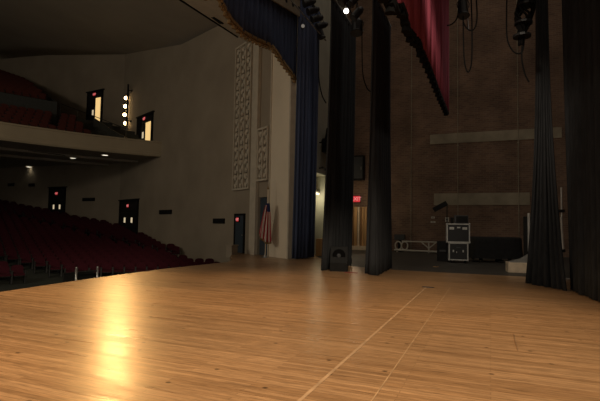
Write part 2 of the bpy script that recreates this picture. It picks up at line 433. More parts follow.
def seat_mesh(fabric):
    b = MB()
    # local: faces -Y, origin on the floor
    prof = [(-.25, .40), (.25, .40), (.26, .74), (.22, .83), (.10, .87), (-.10, .87), (-.22, .83), (-.26, .74)]
    tilt = lambda x, z, y: (x, y + (z - .4) * .22, z)
    b.hexa([tilt(x, z, .04) for x, z in prof], [tilt(x, z, .12) for x, z in prof])
    b.box((0, -.16, .44), (.46, .40, .10)); b.box((0, -.16, .375), (.40, .34, .03), mi=1)
    for sx in (-.27, .27):
        b.box((sx, -.10, .30), (.035, .30, .60), mi=1); b.box((sx, -.12, .61), (.06, .36, .035), mi=1)
    o = b.build('theatre_seat', [fabric, 'seatmetal']); return o
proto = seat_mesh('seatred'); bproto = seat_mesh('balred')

E_PTS = [(-40, 297), (0, 292), (60, 283), (120, 274), (180, 267), (228, 262), (240, 255), (700, 255)]
def edge_y(px):
    for p, q in zip(E_PTS, E_PTS[1:]):
        if p[0] <= px <= q[0]: return p[1] + (q[1] - p[1]) * (px - p[0]) / (q[0] - p[0])
    return 0
spots = []
for k in range(0, 38):
    R = RR0 + .4 + .92 * k; z = house_z(R); dth = .585 / R
    a = math.radians(-5)
    while a < math.radians(85):
        a += dth
        x, y = RCX - R * math.cos(a), RCY + R * math.sin(a)
        if y > house_wall_y(x) - .36 or x > -11.5: continue
        if abs(y - 16.6) < .6: continue
        if abs(y - (24.55 + .17 * (-20 - x))) < .55 : continue
        px, py, d = proj((x, y, z + .87))
        if not (-12 < px < 240) or py > edge_y(px) + 6: continue
        spots.append((d, x, y, z, a))
spots.sort()
G = 'red seats of the main floor'
for i, (d, x, y, z, a) in enumerate(spots[:300]):
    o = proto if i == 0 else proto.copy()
    if i: COL.objects.link(o)
    o.location = (x, y, z); o.rotation_euler = (0, 0, PI / 2 - a)
    tag(o, 'dark red upholstered theatre seat in the front and middle rows below the stage', 'theatre seat', G)
def mass(rest, src, name, label, cat, group):
    vs, fs, mi = [], [], []
    sv = [v.co.copy() for v in src.data.vertices]; sf = [(list(p.vertices), p.material_index) for p in src.data.polygons]
    for (d, x, y, z, a) in rest:
        R = Matrix.Rotation(PI / 2 - a, 3, 'Z'); n = len(vs)
        vs += [R @ v + Vector((x, y, z)) for v in sv]
        for f, k in sf: fs.append([n + i for i in f]); mi.append(k)
    me = bpy.data.meshes.new(name); me.from_pydata([tuple(v) for v in vs], [], fs)
    for k in src.data.materials: me.materials.append(k)
    for p, k in zip(me.polygons, mi): p.material_index = k
    o = bpy.data.objects.new(name, me); COL.objects.link(o)
    tag(o, label, cat, group, 'stuff'); return o
if len(spots) > 300:
    mass(spots[300:], proto, 'theatre_seats', 'mass of dark red theatre seats in the rear rows up to the side wall', 'theatre seats', G)

# orchestra rail by the apron
t = thing('pit_railing', 'low dark railing with two steel posts beyond the stage edge', 'railing', (-15.2, 14.1, -1.45))
b = MB(); b.box((-.35, .0, .55), (.05, 1.5, .75)); b.box((-.33, 0, .95), (.07, 1.55, .05)); b.box((-.35, -.7, .1), (.06, .06, .2)); b.box((-.35, .7, .1), (.06, .06, .2)); b.build('panel', 'black', t)
for (yy, h) in ((-.45, 1.17), (.62, 1.12)):
    b = MB(); b.cyl((0, yy, 0), (0, yy, h), .045, n=10); b.cyl((0, yy, 0), (0, yy, .03), .10, n=12); b.ball((0, yy, h), .05); b.build('post', 'steel', t, smooth=True)
b = MB(); b.tube([(0, -.45, 1.0), (0, .62, .97)], .025, 6); b.build('handrail', 'blackmetal', t)

# cheek block at the end of the apron
b = MB(); b.box((0, 0, .25), (.35, .6, .6), bev=.03); b.box((0, 0, .58), (.42, .68, .06), bev=.01)
o = struct(b.build('trim_7', 'plaster', loc=(-12.45, 20.95, -.1)))

# ------------------------------------------------------------------ balcony
BCX, BCY, BR = -3.1, 9.5, 26.2
A0, A1 = math.radians(-12), math.radians(46)
def bp(R, a, z): return (BCX - R * math.cos(a), BCY + R * math.sin(a), z)
arc = [A0 + (A1 - A0) * i / 48 for i in range(49)]
prof = [(BR + .35, 6.5), (BR + .05, 6.5), (BR, 6.62), (BR, 6.78), (BR + .03, 6.85), (BR + .03, 7.48), (BR - .02, 7.52), (BR - .02, 7.62), (BR + .30, 7.62), (BR + .30, 6.9)]
b = MB(); b.grid([[bp(R, a, z) for R, z in prof] for a in arc]); struct(b.build('trim_8', 'fascia'))
b = MB(); pr = [(BR + .3, 6.53), (BR + 4.0, 6.62), (BR + 4.0, 6.45), (BR + 4.6, 6.45), (BR + 4.6, 6.7), (BR + 9.0, 6.8), (BR + 9.0, 6.6), (BR + 9.6, 6.6), (BR + 9.6, 6.9), (BR + 30, 7.3)]
b.grid([[bp(R, a, z) for R, z in pr] for a in arc]); struct(b.build('ceiling_balcony', 'soffit'))
def bal_z(k): return 6.95 + .43 * k
NB = 26
def ang_at_px(px, R, z):
    lo, hi = math.radians(0), A1 + .25
    for _ in range(40):
        mid = (lo + hi) / 2
        if proj(bp(R, mid, z))[0] < px: lo = mid
        else: hi = mid
    return lo
def bal_row(k):
    r0 = BR + .30 + .92 * k + (1.1 if k >= 6 else 0)
    return r0, bal_z(min(k, 6)) + (1.25 if k >= 6 else 0) + (.335 * (k - 6) if k > 6 else 0)
r6, z6 = bal_row(6)
aP = ang_at_px(54, r6, z6)
b = MB(); pr = []; pl = []
for k in range(NB):
    r0, zz = bal_row(k); r1 = r0 + .92 + (1.1 if k == 5 else 0)
    pr += [(r0, zz), (r1, zz)]; zl = min(bal_z(k) , 10.4); pl += [(r0, zl), (r1, zl)]
aU = [A0 + (aP - A0) * i / 36 for i in range(37)]; aL = [aP + (A1 - aP) * i / 12 for i in range(13)]
b.grid([[bp(R, a, z) for R, z in pr] for a in aU]); b.grid([[bp(R, a, z) for R, z in pl] for a in aL])
b.grid([[bp(R, aP, z) for R, z in pr], [bp(R, aP, z) for R, z in pl]])
struct(b.build('floor_balcony', 'carpet'))
bspots = []
for k in range(NB):
    r0, z = bal_row(k); R = r0 + .42
    a = math.radians(8)
    while a < A1:
        a += .56 / R
        x, y = BCX - R * math.cos(a), BCY + R * math.sin(a)
        px, py, d = proj((x, y, z + .87))
        if px < -10 or y > house_wall_y(x) - .6: continue
        if k < 6:
            lim = 92 - 3 * k
            if px > lim or (abs(px - 56) < 3.0): continue
        else:
            if a > aP - .5 / R: continue
        bspots.append((d, x, y, z, a))
bspots.sort()
GB = 'red seats of the balcony'
for i, (d, x, y, z, a) in enumerate(bspots[:300]):
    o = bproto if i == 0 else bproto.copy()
    if i == 0: o.name = 'balcony_seat'
    if i: COL.objects.link(o)
    o.location = (x, y, z); o.rotation_euler = (0, 0, PI / 2 - a)
    tag(o, 'dark red theatre seat on the balcony above the cream fascia', 'theatre seat', GB)
if len(bspots) > 300:
    mass(bspots[300:], bproto, 'balcony_seat_rows', 'mass of dark red seats in the rear rows of the balcony', 'theatre seats', GB)
# parapet between the balcony blocks and the sloping stair wall beside the lower block
b = MB(); aa = [math.radians(5) + (aP - math.radians(5)) * i / 24 for i in range(25)]
zb = bal_z(5)
b.grid([[bp(R, a, z) for R, z in ((r6 - .12, zb - .1), (r6 - .12, z6 + .30), (r6 + .02, z6 + .30), (r6 + .02, zb))] for a in aa])
p0, p1 = (r6 - .12), (r6 + 5)
b.hexa([bp(p0, aP, zb), bp(p1, aP, zb), bp(p1, aP + .006, zb), bp(p0, aP + .006, zb)], [bp(p0, aP, z6 + .30), bp(p1, aP, z6 + 2.1), bp(p1, aP + .006, z6 + 2.1), bp(p0, aP + .006, z6 + .30)])
struct(b.build('wall_parapet', 'parapet'))
b = MB(); aS = ang_at_px(94, BR + 5.0, 8.9); aE = ang_at_px(139, BR + .4, 7.9)
ptsT = []
for i in range(15):
    f = i / 14; R = BR + 5.5 - 5.0 * f; a = aS + (aE - aS) * f; zt = bal_z(5.2 * (1 - f)) + .75 - .30 * f - .15 * math.sin(f * PI)
    ptsT.append((R, a, zt))
b.grid([[bp(R, a, 6.9), bp(R, a, zt), bp(R + .03, a + .004, zt), bp(R + .03, a + .004, 6.9)] for R, a, zt in ptsT])
struct(b.build('wall_stair', 'carpet'))
t = thing('stair_railing', 'thin dark handrail descending along the balcony side wall', 'railing', bp(r6 - .3, aP + .01, zb))
base = Vector(bp(r6 - .3, aP + .01, zb))
pp = []
aQ = ang_at_px(126, BR + 1.5, 8.3)
for i in range(9):
    f = i / 8; R = r6 - .3 - (r6 - .3 - BR - 1.6) * f; a = aP + .012 + (aQ - aP - .012) * f
    zf = bal_z(max(0, (R - BR - .3) / .92)); pp.append((Vector(bp(R, a, zf + 1.05)), Vector(bp(R, a, zf - .2))))
b = MB(); b.tube([p - base for p, q in pp], .03, 6); b.build('handrail', 'blackmetal', t)
for p, q in pp[::2]:
    b = MB(); b.cyl(q - base, p - base, .022, n=6); b.build('post', 'blackmetal', t)

# downlights under the balcony
for (px, py, lab) in ((105, 155, 'lit recessed downlight under the balcony nearest its right end'), (73, 158, 'middle lit recessed downlight under the balcony'), (29, 167, 'lit recessed downlight under the balcony at far left, deepest in')):
    z = 6.57 if px > 60 else 6.83
    p = at(px, py, 2, z); R_ = math.hypot(p.x - BCX, p.y - BCY)
    z = 6.53 + .09 * (R_ - BR - .3) / 3.7 if R_ < BR + 4 else (6.7 + .1 * (R_ - BR - 4.6) / 4.4 if R_ < BR + 9 else 6.9 + .4 * (R_ - BR - 9.6) / 20.4)
    p = at(px, py, 2, z)
    t = thing('recessed_downlight', lab, 'ceiling light', (p.x, p.y, z))
    b = MB(); n = 20
    rs = [[(r * math.cos(2 * PI * i / n), r * math.sin(2 * PI * i / n), zz) for i in range(n + 1)] for r, zz in ((.20, .0), (.25, -.03), (.30, -.03), (.33, 0.0))]
    b.grid(rs); b.build('trim_ring', 'cream', t)
    b = MB(); b.cyl((0, 0, -.012), (0, 0, .02), .22, n=20); b.build('lens', 'downlight', t)
    ld = bpy.data.lights.new('downlight_lamp', 'SPOT'); ld.energy = 6; ld.color = (1, .85, .6); ld.spot_size = 2.2; ld.shadow_soft_size = .15; ld.spot_blend = .6
    lo = bpy.data.objects.new('lamp', ld); COL.objects.link(lo); lo.parent = t; lo.location = (0, 0, -.08)
p = at(46, 153.5, 2, 6.55)
b = MB(); b.box((0, 0, 0), (2.4, .7, .04), bev=.01); b.box((0, 0, -.03), (2.1, .45, .03), bev=.01)
o = b.build('ceiling_vent', 'black', loc=(p.x, p.y, 6.55)); o.rotation_euler = (0, math.radians(2), math.radians(60)); tag(o, 'dark elongated vent in the balcony underside near its edge', 'vent')

# ------------------------------------------------------------------ doors
def wall_frame(px, py, seg):
    """origin on wall, x along wall (to the left in the picture), y out of the wall"""
    P = on_line(px, py, *seg); d = (Vector(seg[0]) - Vector(seg[1])).normalized()
    n = Vector((d.y, -d.x)); 
    if n.dot(Vector((0, 6)) - P.xy) < 0: n = -n
    d = -d
    return P, Matrix(((d.x, n.x, 0), (d.y, n.y, 0), (0, 0, 1)))
def exit_sign(loc, R, label, mtl='exitred', w=.42, h=.24, letters=True):
    q = R.to_4x4().to_euler()
    t = thing('exit_sign', label, 'exit sign', loc); t.rotation_euler = q
    b = MB(); b.box((0, -.035, 0), (w + .06, .07, h + .06), bev=.008); b.build('housing', 'black', t)
    b = MB(); b.box((0, .004, 0), (w, .012, h), bev=.003); b.build('face', mtl, t)
    if letters:
        cu = bpy.data.curves.new('EXIT', 'FONT'); cu.body = 'EXIT'; cu.size = h * .85; cu.align_x = 'CENTER'; cu.align_y = 'CENTER'; cu.extrude = .003
        cu.materials.append(M['exitletter'])
        o = bpy.data.objects.new('letters', cu); me = bpy.data.meshes.new_from_object(o); bpy.data.objects.remove(o)
        o = bpy.data.objects.new('lettering', me); COL.objects.link(o); o.parent = t; o.location = (0, .014, 0); o.rotation_euler = (PI / 2, 0, PI)
    return t
DN = [0]
def house_door(pxl, pxr, pyb, z0, ztop, seg, kind, sign_label):
    pm = (pxl + pxr) / 2; P, R = wall_frame(pm, pyb, seg)
    a, c = on_line(pxl, pyb, *seg), on_line(pxr, pyb, *seg); w = (a.xy - c.xy).length
    DN[0] += 1
    t = empty('door_%d' % DN[0], (P.x, P.y, z0)); t.rotation_euler = R.to_4x4().to_euler(); t['kind'] = 'structure'
    h = ztop - z0
    b = MB(); b.box((-w / 2 + .06, .05, h / 2), (.12, .12, h)); b.box((w / 2 - .06, .05, h / 2), (.12, .12, h)); b.box((0, .05, h - .06), (w, .12, .12))
    b.box((0, .04, h + .05), (w + .3, .22, .08)); b.build('frame', 'black', t)
    hl = 2.15 if kind == 'double' else h - .62
    b = MB(); b.box((0, .03, (hl + h) / 2), (w - .24, .05, h - hl)); b.build('transom', 'doorblack', t)
    sz = (hl + h) / 2 + .05
    exit_sign(Vector((P.x, P.y, z0)) + R @ Vector((.02 * w, .10, sz)), R, sign_label, 'exitdim', .36, .26)
    if kind == 'double':
        lw = (w - .24) / 2
        for sx in (-1, 1):
            b = MB(); b.box((sx * lw / 2, .03, hl / 2), (lw - .02, .05, hl - .02), bev=.006)
            d = b.build('door_leaf', 'doorblack', t)
            b = MB(); b.box((sx * lw * .40, .062, 1.52), (.17 * w / 2, .012, .42)); b.build('window_pane', 'litpane2', d)
            b = MB(); b.cyl((sx * .08, .1, 1.0), (sx * (lw - .1), .1, 1.0), .025, n=8); b.build('push_bar', 'blackmetal', d)
    else:
        # left leaf closed with a small lit window, right leaf open onto the lit corridor
        b = MB(); lw = (w - .24) * .55; b.box(((w - .24) / 2 - lw / 2, .03, hl / 2), (lw, .05, hl - .02), bev=.006)
        d = b.build('door_leaf', 'doorblack', t)
        b = MB(); b.box((.10 * w, .062, hl * .47), (.10 * w, .012, .5)); b.build('window_pane', 'litpane2', d)
        b = MB(); ow = (w - .24) * .38; b.box((-(w - .24) / 2 + ow / 2 + .06 * w, .03, hl / 2), (ow, .03, hl)); b.build('lit_opening', 'litpane', t)
        b = MB(); b.box((-(w - .24) / 2 + .03 * w, .05, hl / 2), (.06 * w, .07, hl)); b.build('door_edge', 'doorblack', t)
    return t, P, R, w
WS1, WS2, WS3 = (W[0], W[1]), (W[1], W[2]), (W[2], W[3])
house_door(49, 65.5, 205, 1.5, 4.85, WS2, 'double', 'small red EXIT sign over the main-floor double door farthest left')
house_door(119.5, 138, 220, .30, 3.45, WS1, 'double', 'small red EXIT sign over the double door in the middle of the side wall')
house_door(87.5, 103, 105, 10.45, 13.55, WS2, 'open', 'small red EXIT sign over the upper, left balcony door')
house_door(137.5, 153, 130, 7.75, 10.1, WS1, 'open', 'small red EXIT sign over the lower, right balcony door')
# stage-level blue door with exit sign
DN[0] += 1
P, R = wall_frame(239.5, 253, SPL)
t = empty('door_%d' % DN[0], (P.x, P.y, 0)); t.rotation_euler = R.to_4x4().to_euler(); t['kind'] = 'structure'
b = MB(); b.box((-.56, .04, 1.08), (.10, .1, 2.18)); b.box((.56, .04, 1.08), (.10, .1, 2.18)); b.box((0, .04, 2.14), (1.22, .1, .1)); b.build('frame', 'black', t)
b = MB(); b.box((0, .02, 1.05), (1.02, .05, 2.08), bev=.006); d = b.build('door_leaf', 'doorblue', t)
b = MB(); b.ball((-.40, .08, 1.0), .04); b.build('door_knob', 'steel', d)
exit_sign(Vector((P.x, P.y, 0)) + R @ Vector((.12, .12, 1.86)), R, 'small red EXIT sign on the blue stage-level door left of the flag', 'exitdim', .26, .22)
# doorway behind the flag
DN[0] += 1
c = sp((sB + sC) / 2, -.20, 0)
RS_ = Matrix(((SD.x, SN.x, 0), (SD.y, SN.y, 0), (0, 0, 1)))
t = empty('door_%d' % DN[0], c); t.rotation_euler = RS_.to_4x4().to_euler(); t['kind'] = 'structure'; w = sC - sB
b = MB(); b.box((0, .03, 1.5), (w + .3, .06, 3.0)); d = b.build('door_leaf', 'doorblue', t)
b = MB(); b.box((w * .3, .08, 1.05), (.05, .05, .2), bev=.01); b.build('door_handle', 'steel', d)

# wall vents (dark slots)
for (px, py, wpx, seg, lab) in ((219.5, 221, 11, WS1, 'dark slot vent low on the wall nearest the stage'), (166, 212, 12, WS1, 'dark slot vent on the wall right of the middle double door'),
                                (89, 199.5, 12, WS2, 'dark slot vent on the wall between the two double doors'), (32, 185, 5.5, WS3, 'small dark slot vent just left of the far double door'), (11.5, 184.8, 6, WS3, 'small dark slot vent at the far left end of the wall')):
    P, R = wall_frame(px, py, seg); w = (on_line(px - wpx / 2, py, *seg).xy - on_line(px + wpx / 2, py, *seg).xy).length
    t = thing('wall_vent', lab, 'vent', P); t.rotation_euler = R.to_4x4().to_euler()
    b = MB(); b.box((0, .05, 0), (w, .1, .3), bev=.02); b.build('vent_body', 'black', t)
    b = MB()
    for j in range(3): b.box((0, .105, -.08 + .08 * j), (w * .92, .02, .03))
    b.build('louvre', 'blackmetal', t)

# ------------------------------------------------------------------ theatre lights
def stage_light(name, loc, aim, label, lens='glassdark', r=.11, ln=.42, group=None, yoke=True, led=None):
    d = (Vector(aim) - Vector(loc)).normalized()
    t = thing(name, label, 'stage light', loc, group=group)
    L = Vector((0, 0, 0))
    b = MB(); b.cyl(-d * ln, -d * ln * .75, r * .55, r * .9, 14); b.cyl(-d * ln * .75, -d * .06, r * .9, r * .9, 14); b.cyl(-d * .06, Vector((0, 0, 0)), r * .9, r * 1.12, 14)
    b.build('housing', 'blackmetal', t)
    b = MB(); b.cyl(d * .002, d * .012, r * .98, n=18); b.build('lens', lens, t)
    if yoke:
        sd = d.cross(Vector((0, 0, 1))).normalized(); m_ = -d * ln * .45
        b = MB(); b.tube([m_ + sd * r * 1.05, m_ + sd * r * 1.2 + Vector((0, 0, .12)), m_ + sd * r * .7 + Vector((0, 0, .26)), m_ - sd * r * .7 + Vector((0, 0, .26)), m_ - sd * r * 1.2 + Vector((0, 0, .12)), m_ - sd * r * 1.05], .016, 6)
        b.cyl(m_ + Vector((0, 0, .26)), m_ + Vector((0, 0, .40)), .03, n=8); b.build('yoke', 'blackmetal', t)
    return t, d
# box boom on the house wall: a pole and four lit spotlights
Pt, R = wall_frame(132, 90, WS1); Pb, _ = wall_frame(131, 122.5, WS1)
n = Vector((R[0][1], R[1][1], 0))
t = thing('lighting_boom', 'black vertical lighting pole on the upper side wall', 'pole', Pb + n * .35)
h = Pt.z - Pb.z
b = MB(); b.cyl((0, 0, -.3), (0, 0, h + .4), .07, n=8); b.build('pole', 'black', t)
for zz in (.1, h - .1):
    b = MB(); b.tube([(0, 0, zz), -n * .36 + Vector((0, 0, zz))], .035, 6); b.cyl(-n * .35 + Vector((0, 0, zz)), -n * .31 + Vector((0, 0, zz)), .11, n=10); b.build('bracket', 'black', t)
AIM = Vector((-.5, 3.5, 0))
for i, (px, py, lab) in enumerate(((126.0, 98, 'topmost'), (125.2, 106.3, 'second from top'), (124.6, 114.7, 'third from top'), (125.4, 123.3, 'lowest'))):
    P = on_line(px, py, *WS1) + n * .9
    P = CAM + ray(px, py) * ((P - CAM).dot(FWD))
    t, d = stage_light('box_boom_light', P, AIM + Vector((0, (i - 1.5) * 1.2, 0)), lab + ' of four lit spotlights on the side-wall pole', 'lens', .15, .55)
    arm = Pb + n * .35; loc = Vector((arm.x, arm.y, P.z)) - P
    b = MB(); b.tube([loc + Vector((0, 0, .24)), -d * .25 + Vector((0, 0, .24))], .03, 6); b.build('arm', 'blackmetal', t)
    ld = bpy.data.lights.new('box_boom_beam', 'SPOT'); ld.energy = 1700; ld.color = (1, .56, .19)
    ld.spot_size = math.radians(21); ld.spot_blend = .25; ld.shadow_soft_size = .17
    lo = bpy.data.objects.new('beam', ld); COL.objects.link(lo); lo.parent = t; lo.location = d * .10
    lo.rotation_euler = d.to_track_quat('-Z', 'Y').to_euler()

# ------------------------------------------------------------------ drapes
def lerp(a, b_, f): return a + (b_ - a) * f
def drape(name, mt, base, top, z0, z1, folds, amp, label=None, cat='curtain', parent=None, thick=.03, seed=1, flare=1.0, nz=14, ztop=None, group=None, pw=1.6):
    """base/top: polylines (x,y) at floor and at top; pleated cloth of real thickness"""
    rnd = random.Random(seed)
    def along(pl, f):
        ls = [(Vector(q) - Vector(p)).length for p, q in zip(pl, pl[1:])]; T = sum(ls); s = f * T
        for (p, q), l in zip(zip(pl, pl[1:]), ls):
            if s <= l + 1e-9: 
                d = (Vector(q) - Vector(p)).normalized(); return Vector(p) + d * s, Vector((-d.y, d.x))
            s -= l
        d = (Vector(pl[-1]) - Vector(pl[-2])).normalized(); return Vector(pl[-1]), Vector((-d.y, d.x))
    n = folds * 10; ph = [rnd.uniform(-.9, .9) for _ in range(folds + 2)]; am = [rnd.uniform(.55, 1.25) for _ in range(folds + 2)]
    b = MB(); rows = []
    for j in range(nz + 1):
        g = j / nz; row = []
        for i in range(n + 1):
            f = i / n; k = f * folds; ki = int(k)
            pb, nb = along(base, f); pt, ntp = along(top, f)
            e = (1 - g) ** pw if flare else (1 - g)
            p = pt.lerp(pb, e)
            nn = (nb * e + ntp * (1 - e)).normalized()
            a = lerp(am[ki], am[min(ki + 1, folds)], k - ki); q = lerp(ph[ki], ph[min(ki + 1, folds)], k - ki)
            w = math.sin(2 * PI * k + q * (1 - g) * 1.2) * amp * a * (.75 + .45 * (1 - g)) + .3 * amp * math.sin(4.3 * k + seed + 2 * g)
            zt = z1 if ztop is None else ztop(f)
            zb_ = z0 if not callable(z0) else z0(f)
            row.append((p.x + nn.x * w, p.y + nn.y * w, lerp(zb_, zt, g)))
        rows.append(row)
    b.grid(rows)
    o = b.build(name, mt, parent, smooth=True)
    s = o.modifiers.new('cloth', 'SOLIDIFY'); s.thickness = thick; s.offset = 0
    if label: tag(o, label, cat, group)
    return o
# black legs on the far side
def leg_thing(label, base, top, z1, folds, amp, seed, nz=16, pw=1.6):
    t = thing('stage_leg', label, 'curtain')
    drape('drape', 'velour', base, top, .015, z1, folds, amp, parent=t, seed=seed, nz=nz, pw=pw)
    b = MB(); q0, q1 = Vector(top[0]), Vector(top[-1])
    b.box(((q0.x + q1.x) / 2, (q0.y + q1.y) / 2, z1), (.06, abs(q1.y - q0.y) + .06, .12), R=Matrix.Rotation(0, 3, 'Z')); b.build('heading', 'black', t)
    return t
leg_thing('tall black leg curtain nearest the blue curtain, small speaker at its foot', [(-5.36, 15.05), (-5.25, 16.2), (-5.15, 17.75)], [(-5.2, 15.25), (-5.2, 18.4)], 9.7, 8, .06, 3)
leg_thing('tall black leg curtain second from left, in front of the brick wall', [(-3.80, 14.85), (-3.32, 14.45), (-3.40, 16.1), (-3.50, 17.75)], [(-3.5, 14.6), (-3.5, 17.25)], 9.2, 8, .055, 5)
leg_thing('black leg curtain flared at its foot, left of the near right-hand drape', [(.95, 14.85), (1.2, 14.3), (1.48, 13.95), (1.80, 13.35)], [(1.33, 15.2), (1.66, 15.36)], 9.6, 7, .06, 8, pw=2.6)
leg_thing('wide black drape at the right edge of the picture', [(1.97, 13.9), (2.07, 12.6), (2.22, 11.6), (2.5, 10.4), (2.75, 9.2)], [(2.07, 15.5), (2.75, 10.0)], 9.8, 16, .075, 12)
# battens carrying the legs and lights
def batten(x, y0, y1, z, label, r=.03):
    t = thing('pipe_batten', label, 'pipe', (x, (y0 + y1) / 2, z))
    b = MB(); b.cyl((0, (y0 - y1) / 2, 0), (0, (y1 - y0) / 2, 0), r, n=8); b.build('pipe', 'steel', t)
    for k in range(4):
        y = (y0 - y1) / 2 + (y1 - y0) * (k + .5) / 4
        b = MB(); b.cyl((0, y, 0), (0, y, 16 - z), .008, n=5); b.build('lift_line', 'blackmetal', t)
    return t
batten(-5.2, 1, 18.6, 9.82, 'grey pipe batten from which the first black leg hangs')
batten(-3.5, 1, 17.4, 9.32, 'grey pipe batten along the top of the second black leg')
batten(-7.3, 4, 20.6, 10.55, 'pipe batten with black stage lights behind the blue valance')
batten(-4.45, 3, 16.8, 9.05, 'pipe batten carrying the bright lamp at top centre')

PB = at(464, 2, 1, 14.0); batten(PB.x, 8, 17, 8.6, 'pipe batten above the light cluster right of the red border')
PB = at(525, -6, 1, 14.0); batten(PB.x, 8, 17, 8.6, 'pipe batten above the thick cable bundle')
# main blue traveller
t = thing('main_curtain', 'gathered dark blue main curtain beside the proscenium column', 'curtain')
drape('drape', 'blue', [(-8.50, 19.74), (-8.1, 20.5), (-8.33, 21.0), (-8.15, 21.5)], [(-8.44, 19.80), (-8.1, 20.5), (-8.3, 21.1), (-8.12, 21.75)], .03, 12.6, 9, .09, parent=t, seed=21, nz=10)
b = MB(); b.box((-8.2, 16, 12.65), (.1, 13, .14)); b.build('track', 'black', t)

# blue valance with gold fringe
def val_z(y):
    pts = [(19.95, 8.36), (19.6, 8.5), (18.9, 8.62), (18.2, 8.80), (17.4, 9.02), (16.6, 8.86), (15.8, 8.72), (14.85, 8.60), (14.0, 8.70), (13.5, 8.95), (13.05, 9.28), (12.5, 8.92), (11.6, 8.64), (10.7, 8.56), (9.6, 8.7), (8.75, 9.2)]
    if y < 8.75:
        k = (8.75 - y) % 4.3; return 9.42 - .62 * math.sin(PI * min(1, k / 4.3)) ** .7
    for p, q in zip(pts, pts[1:]):
        if q[0] <= y <= p[0]: return .22 + lerp(p[1], q[1], (p[0] - y) / (p[0] - q[0]))
    return 8.58
t = thing('valance', 'dark blue pleated valance with a gold fringed swag edge', 'valance')
Y0, Y1 = -4.0, 20.45
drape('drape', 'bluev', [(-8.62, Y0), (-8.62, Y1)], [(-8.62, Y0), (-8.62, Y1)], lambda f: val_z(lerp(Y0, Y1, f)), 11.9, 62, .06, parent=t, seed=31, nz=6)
b = MB(); y = Y0; k = 0
while y < Y1 - .05:
    z = val_z(y); zn = val_z(y + .3)
    b.box((-8.63, y + .15, (z + zn) / 2 + .03), (.16, .31, .11), R=Matrix.Rotation(math.atan2(zn - z, .3), 3, 'X'))
    for j in range(2):
        yy = y + .075 + .15 * j; zz = val_z(yy)
        b.cyl((-8.63, yy, zz + .02), (-8.63, yy, zz - .13 - .06 * (k % 2)), .05, .07, 7); k += 1
    y += .3
b.build('fringe', 'gold', t)
# wooden header with holes above the valance
h0, h1 = at(272, 0, 0, -8.42), at(308, 22, 0, -8.42)
hd = (h1 - h0).normalized()
t = thing('header_beam', 'long tan header board with round holes above the valance', 'beam', h1)
nrm = Vector((1, 0, 0)); upv = hd.cross(nrm); upv = upv if upv.z > 0 else -upv
q = lambda a, c, o: hd * a + upv * c + nrm * o
b = MB(); b.hexa([q(-8, 0, -.04), q(0, 0, -.04), q(0, 0, .04), q(-8, 0, .04)], [q(-8, 1.3, -.04), q(0, 1.3, -.04), q(0, 1.3, .04), q(-8, 1.3, .04)]); b.build('board', 'band', t)
for k in range(9):
    b = MB(); b.cyl(q(-.5 - .75 * k, .35, .035), q(-.5 - .75 * k, .35, .055), .11, n=12); b.build('hole', 'black', t)

# red border
RB = [(7.2, 5.15), (7.54, 5.27), (8.1, 5.55), (8.53, 5.62), (9.05, 5.45), (9.7, 5.58), (10.47, 5.80), (10.89, 5.73), (11.8, 5.80), (12.72, 5.84), (15.11, 5.87), (18.1, 5.97)]
def red_z(y):
    if y < 7.2: return 5.3 + .25 * math.sin((y - 7.2) * 1.5)
    for p, q in zip(RB, RB[1:]):
        if p[0] <= y <= q[0]: return lerp(p[1], q[1], (y - p[0]) / (q[0] - p[0]))
    return 5.97
t = thing('border_curtain', 'long pleated crimson border curtain with black tasselled hem hanging overhead', 'curtain')
drape('drape', 'red', [(-1.5, 2.5), (-1.5, 18.1)], [(-1.5, 2.5), (-1.5, 18.1)], lambda f: red_z(lerp(2.5, 18.1, f)), 12.5, 44, .07, parent=t, seed=41, nz=6)
b = MB(); y = 2.5; k = 0
while y < 18.05:
    z = red_z(y + .12)
    b.box((-1.5, y + .12, z - .02), (.16, .26, .09)); 
    if k % 2: b.cyl((-1.5, y + .12, z - .05), (-1.5, y + .12, z - .17), .07, .09, 7)
    y += .25; k += 1
b.build('fringe', 'fringeblack', t)

# ------------------------------------------------------------------ lights and cable on the battens
P = at(303, 26, 0, -7.1); stage_light('batten_light', P, P + Vector((.5, -1, -.15)), 'stage light with a small white glint beside the tan header board', 'lenssoft', .075, .35)
P = at(322, 38, 0, -7.3); stage_light('batten_light', P, P + Vector((.3, .1, -1)), 'black stage light hanging at the end of the pipe above the blue curtain', 'glassdark', .17, .5)
for k, (px, py) in enumerate(((312, 20), (317, 27), (308, 12), (304, 4))):
    P = at(px, py, 0, -7.3); stage_light('batten_light', P, P + Vector((-.6, -.5, -.35)), 'unlit black stage light in the cluster above the blue curtain', 'glassdark', .16, .55, group='unlit lights above the blue curtain')
P = at(346.2, 11, 0, -4.4); t, d = stage_light('batten_light', P, P + Vector((.35, -1, -.5)), 'brightly lit round white stage lamp at top centre', 'lenscool', .085, .3)
P = at(356.5, 33, 0, -4.4); stage_light('batten_light', P, P + Vector((.05, -.25, -1)), 'large round black stage light hanging below the lit lamp', 'glassdark', .21, .6)
for (px, py) in ((353, 18), (350, 4), (341, 3)):
    P = at(px, py, 0, -4.4); stage_light('batten_light', P, P + Vector((-.5, -.3, -.7)), 'unlit black stage light close to the lit lamp', 'glassdark', .15, .5, group='unlit lights around the lit lamp')

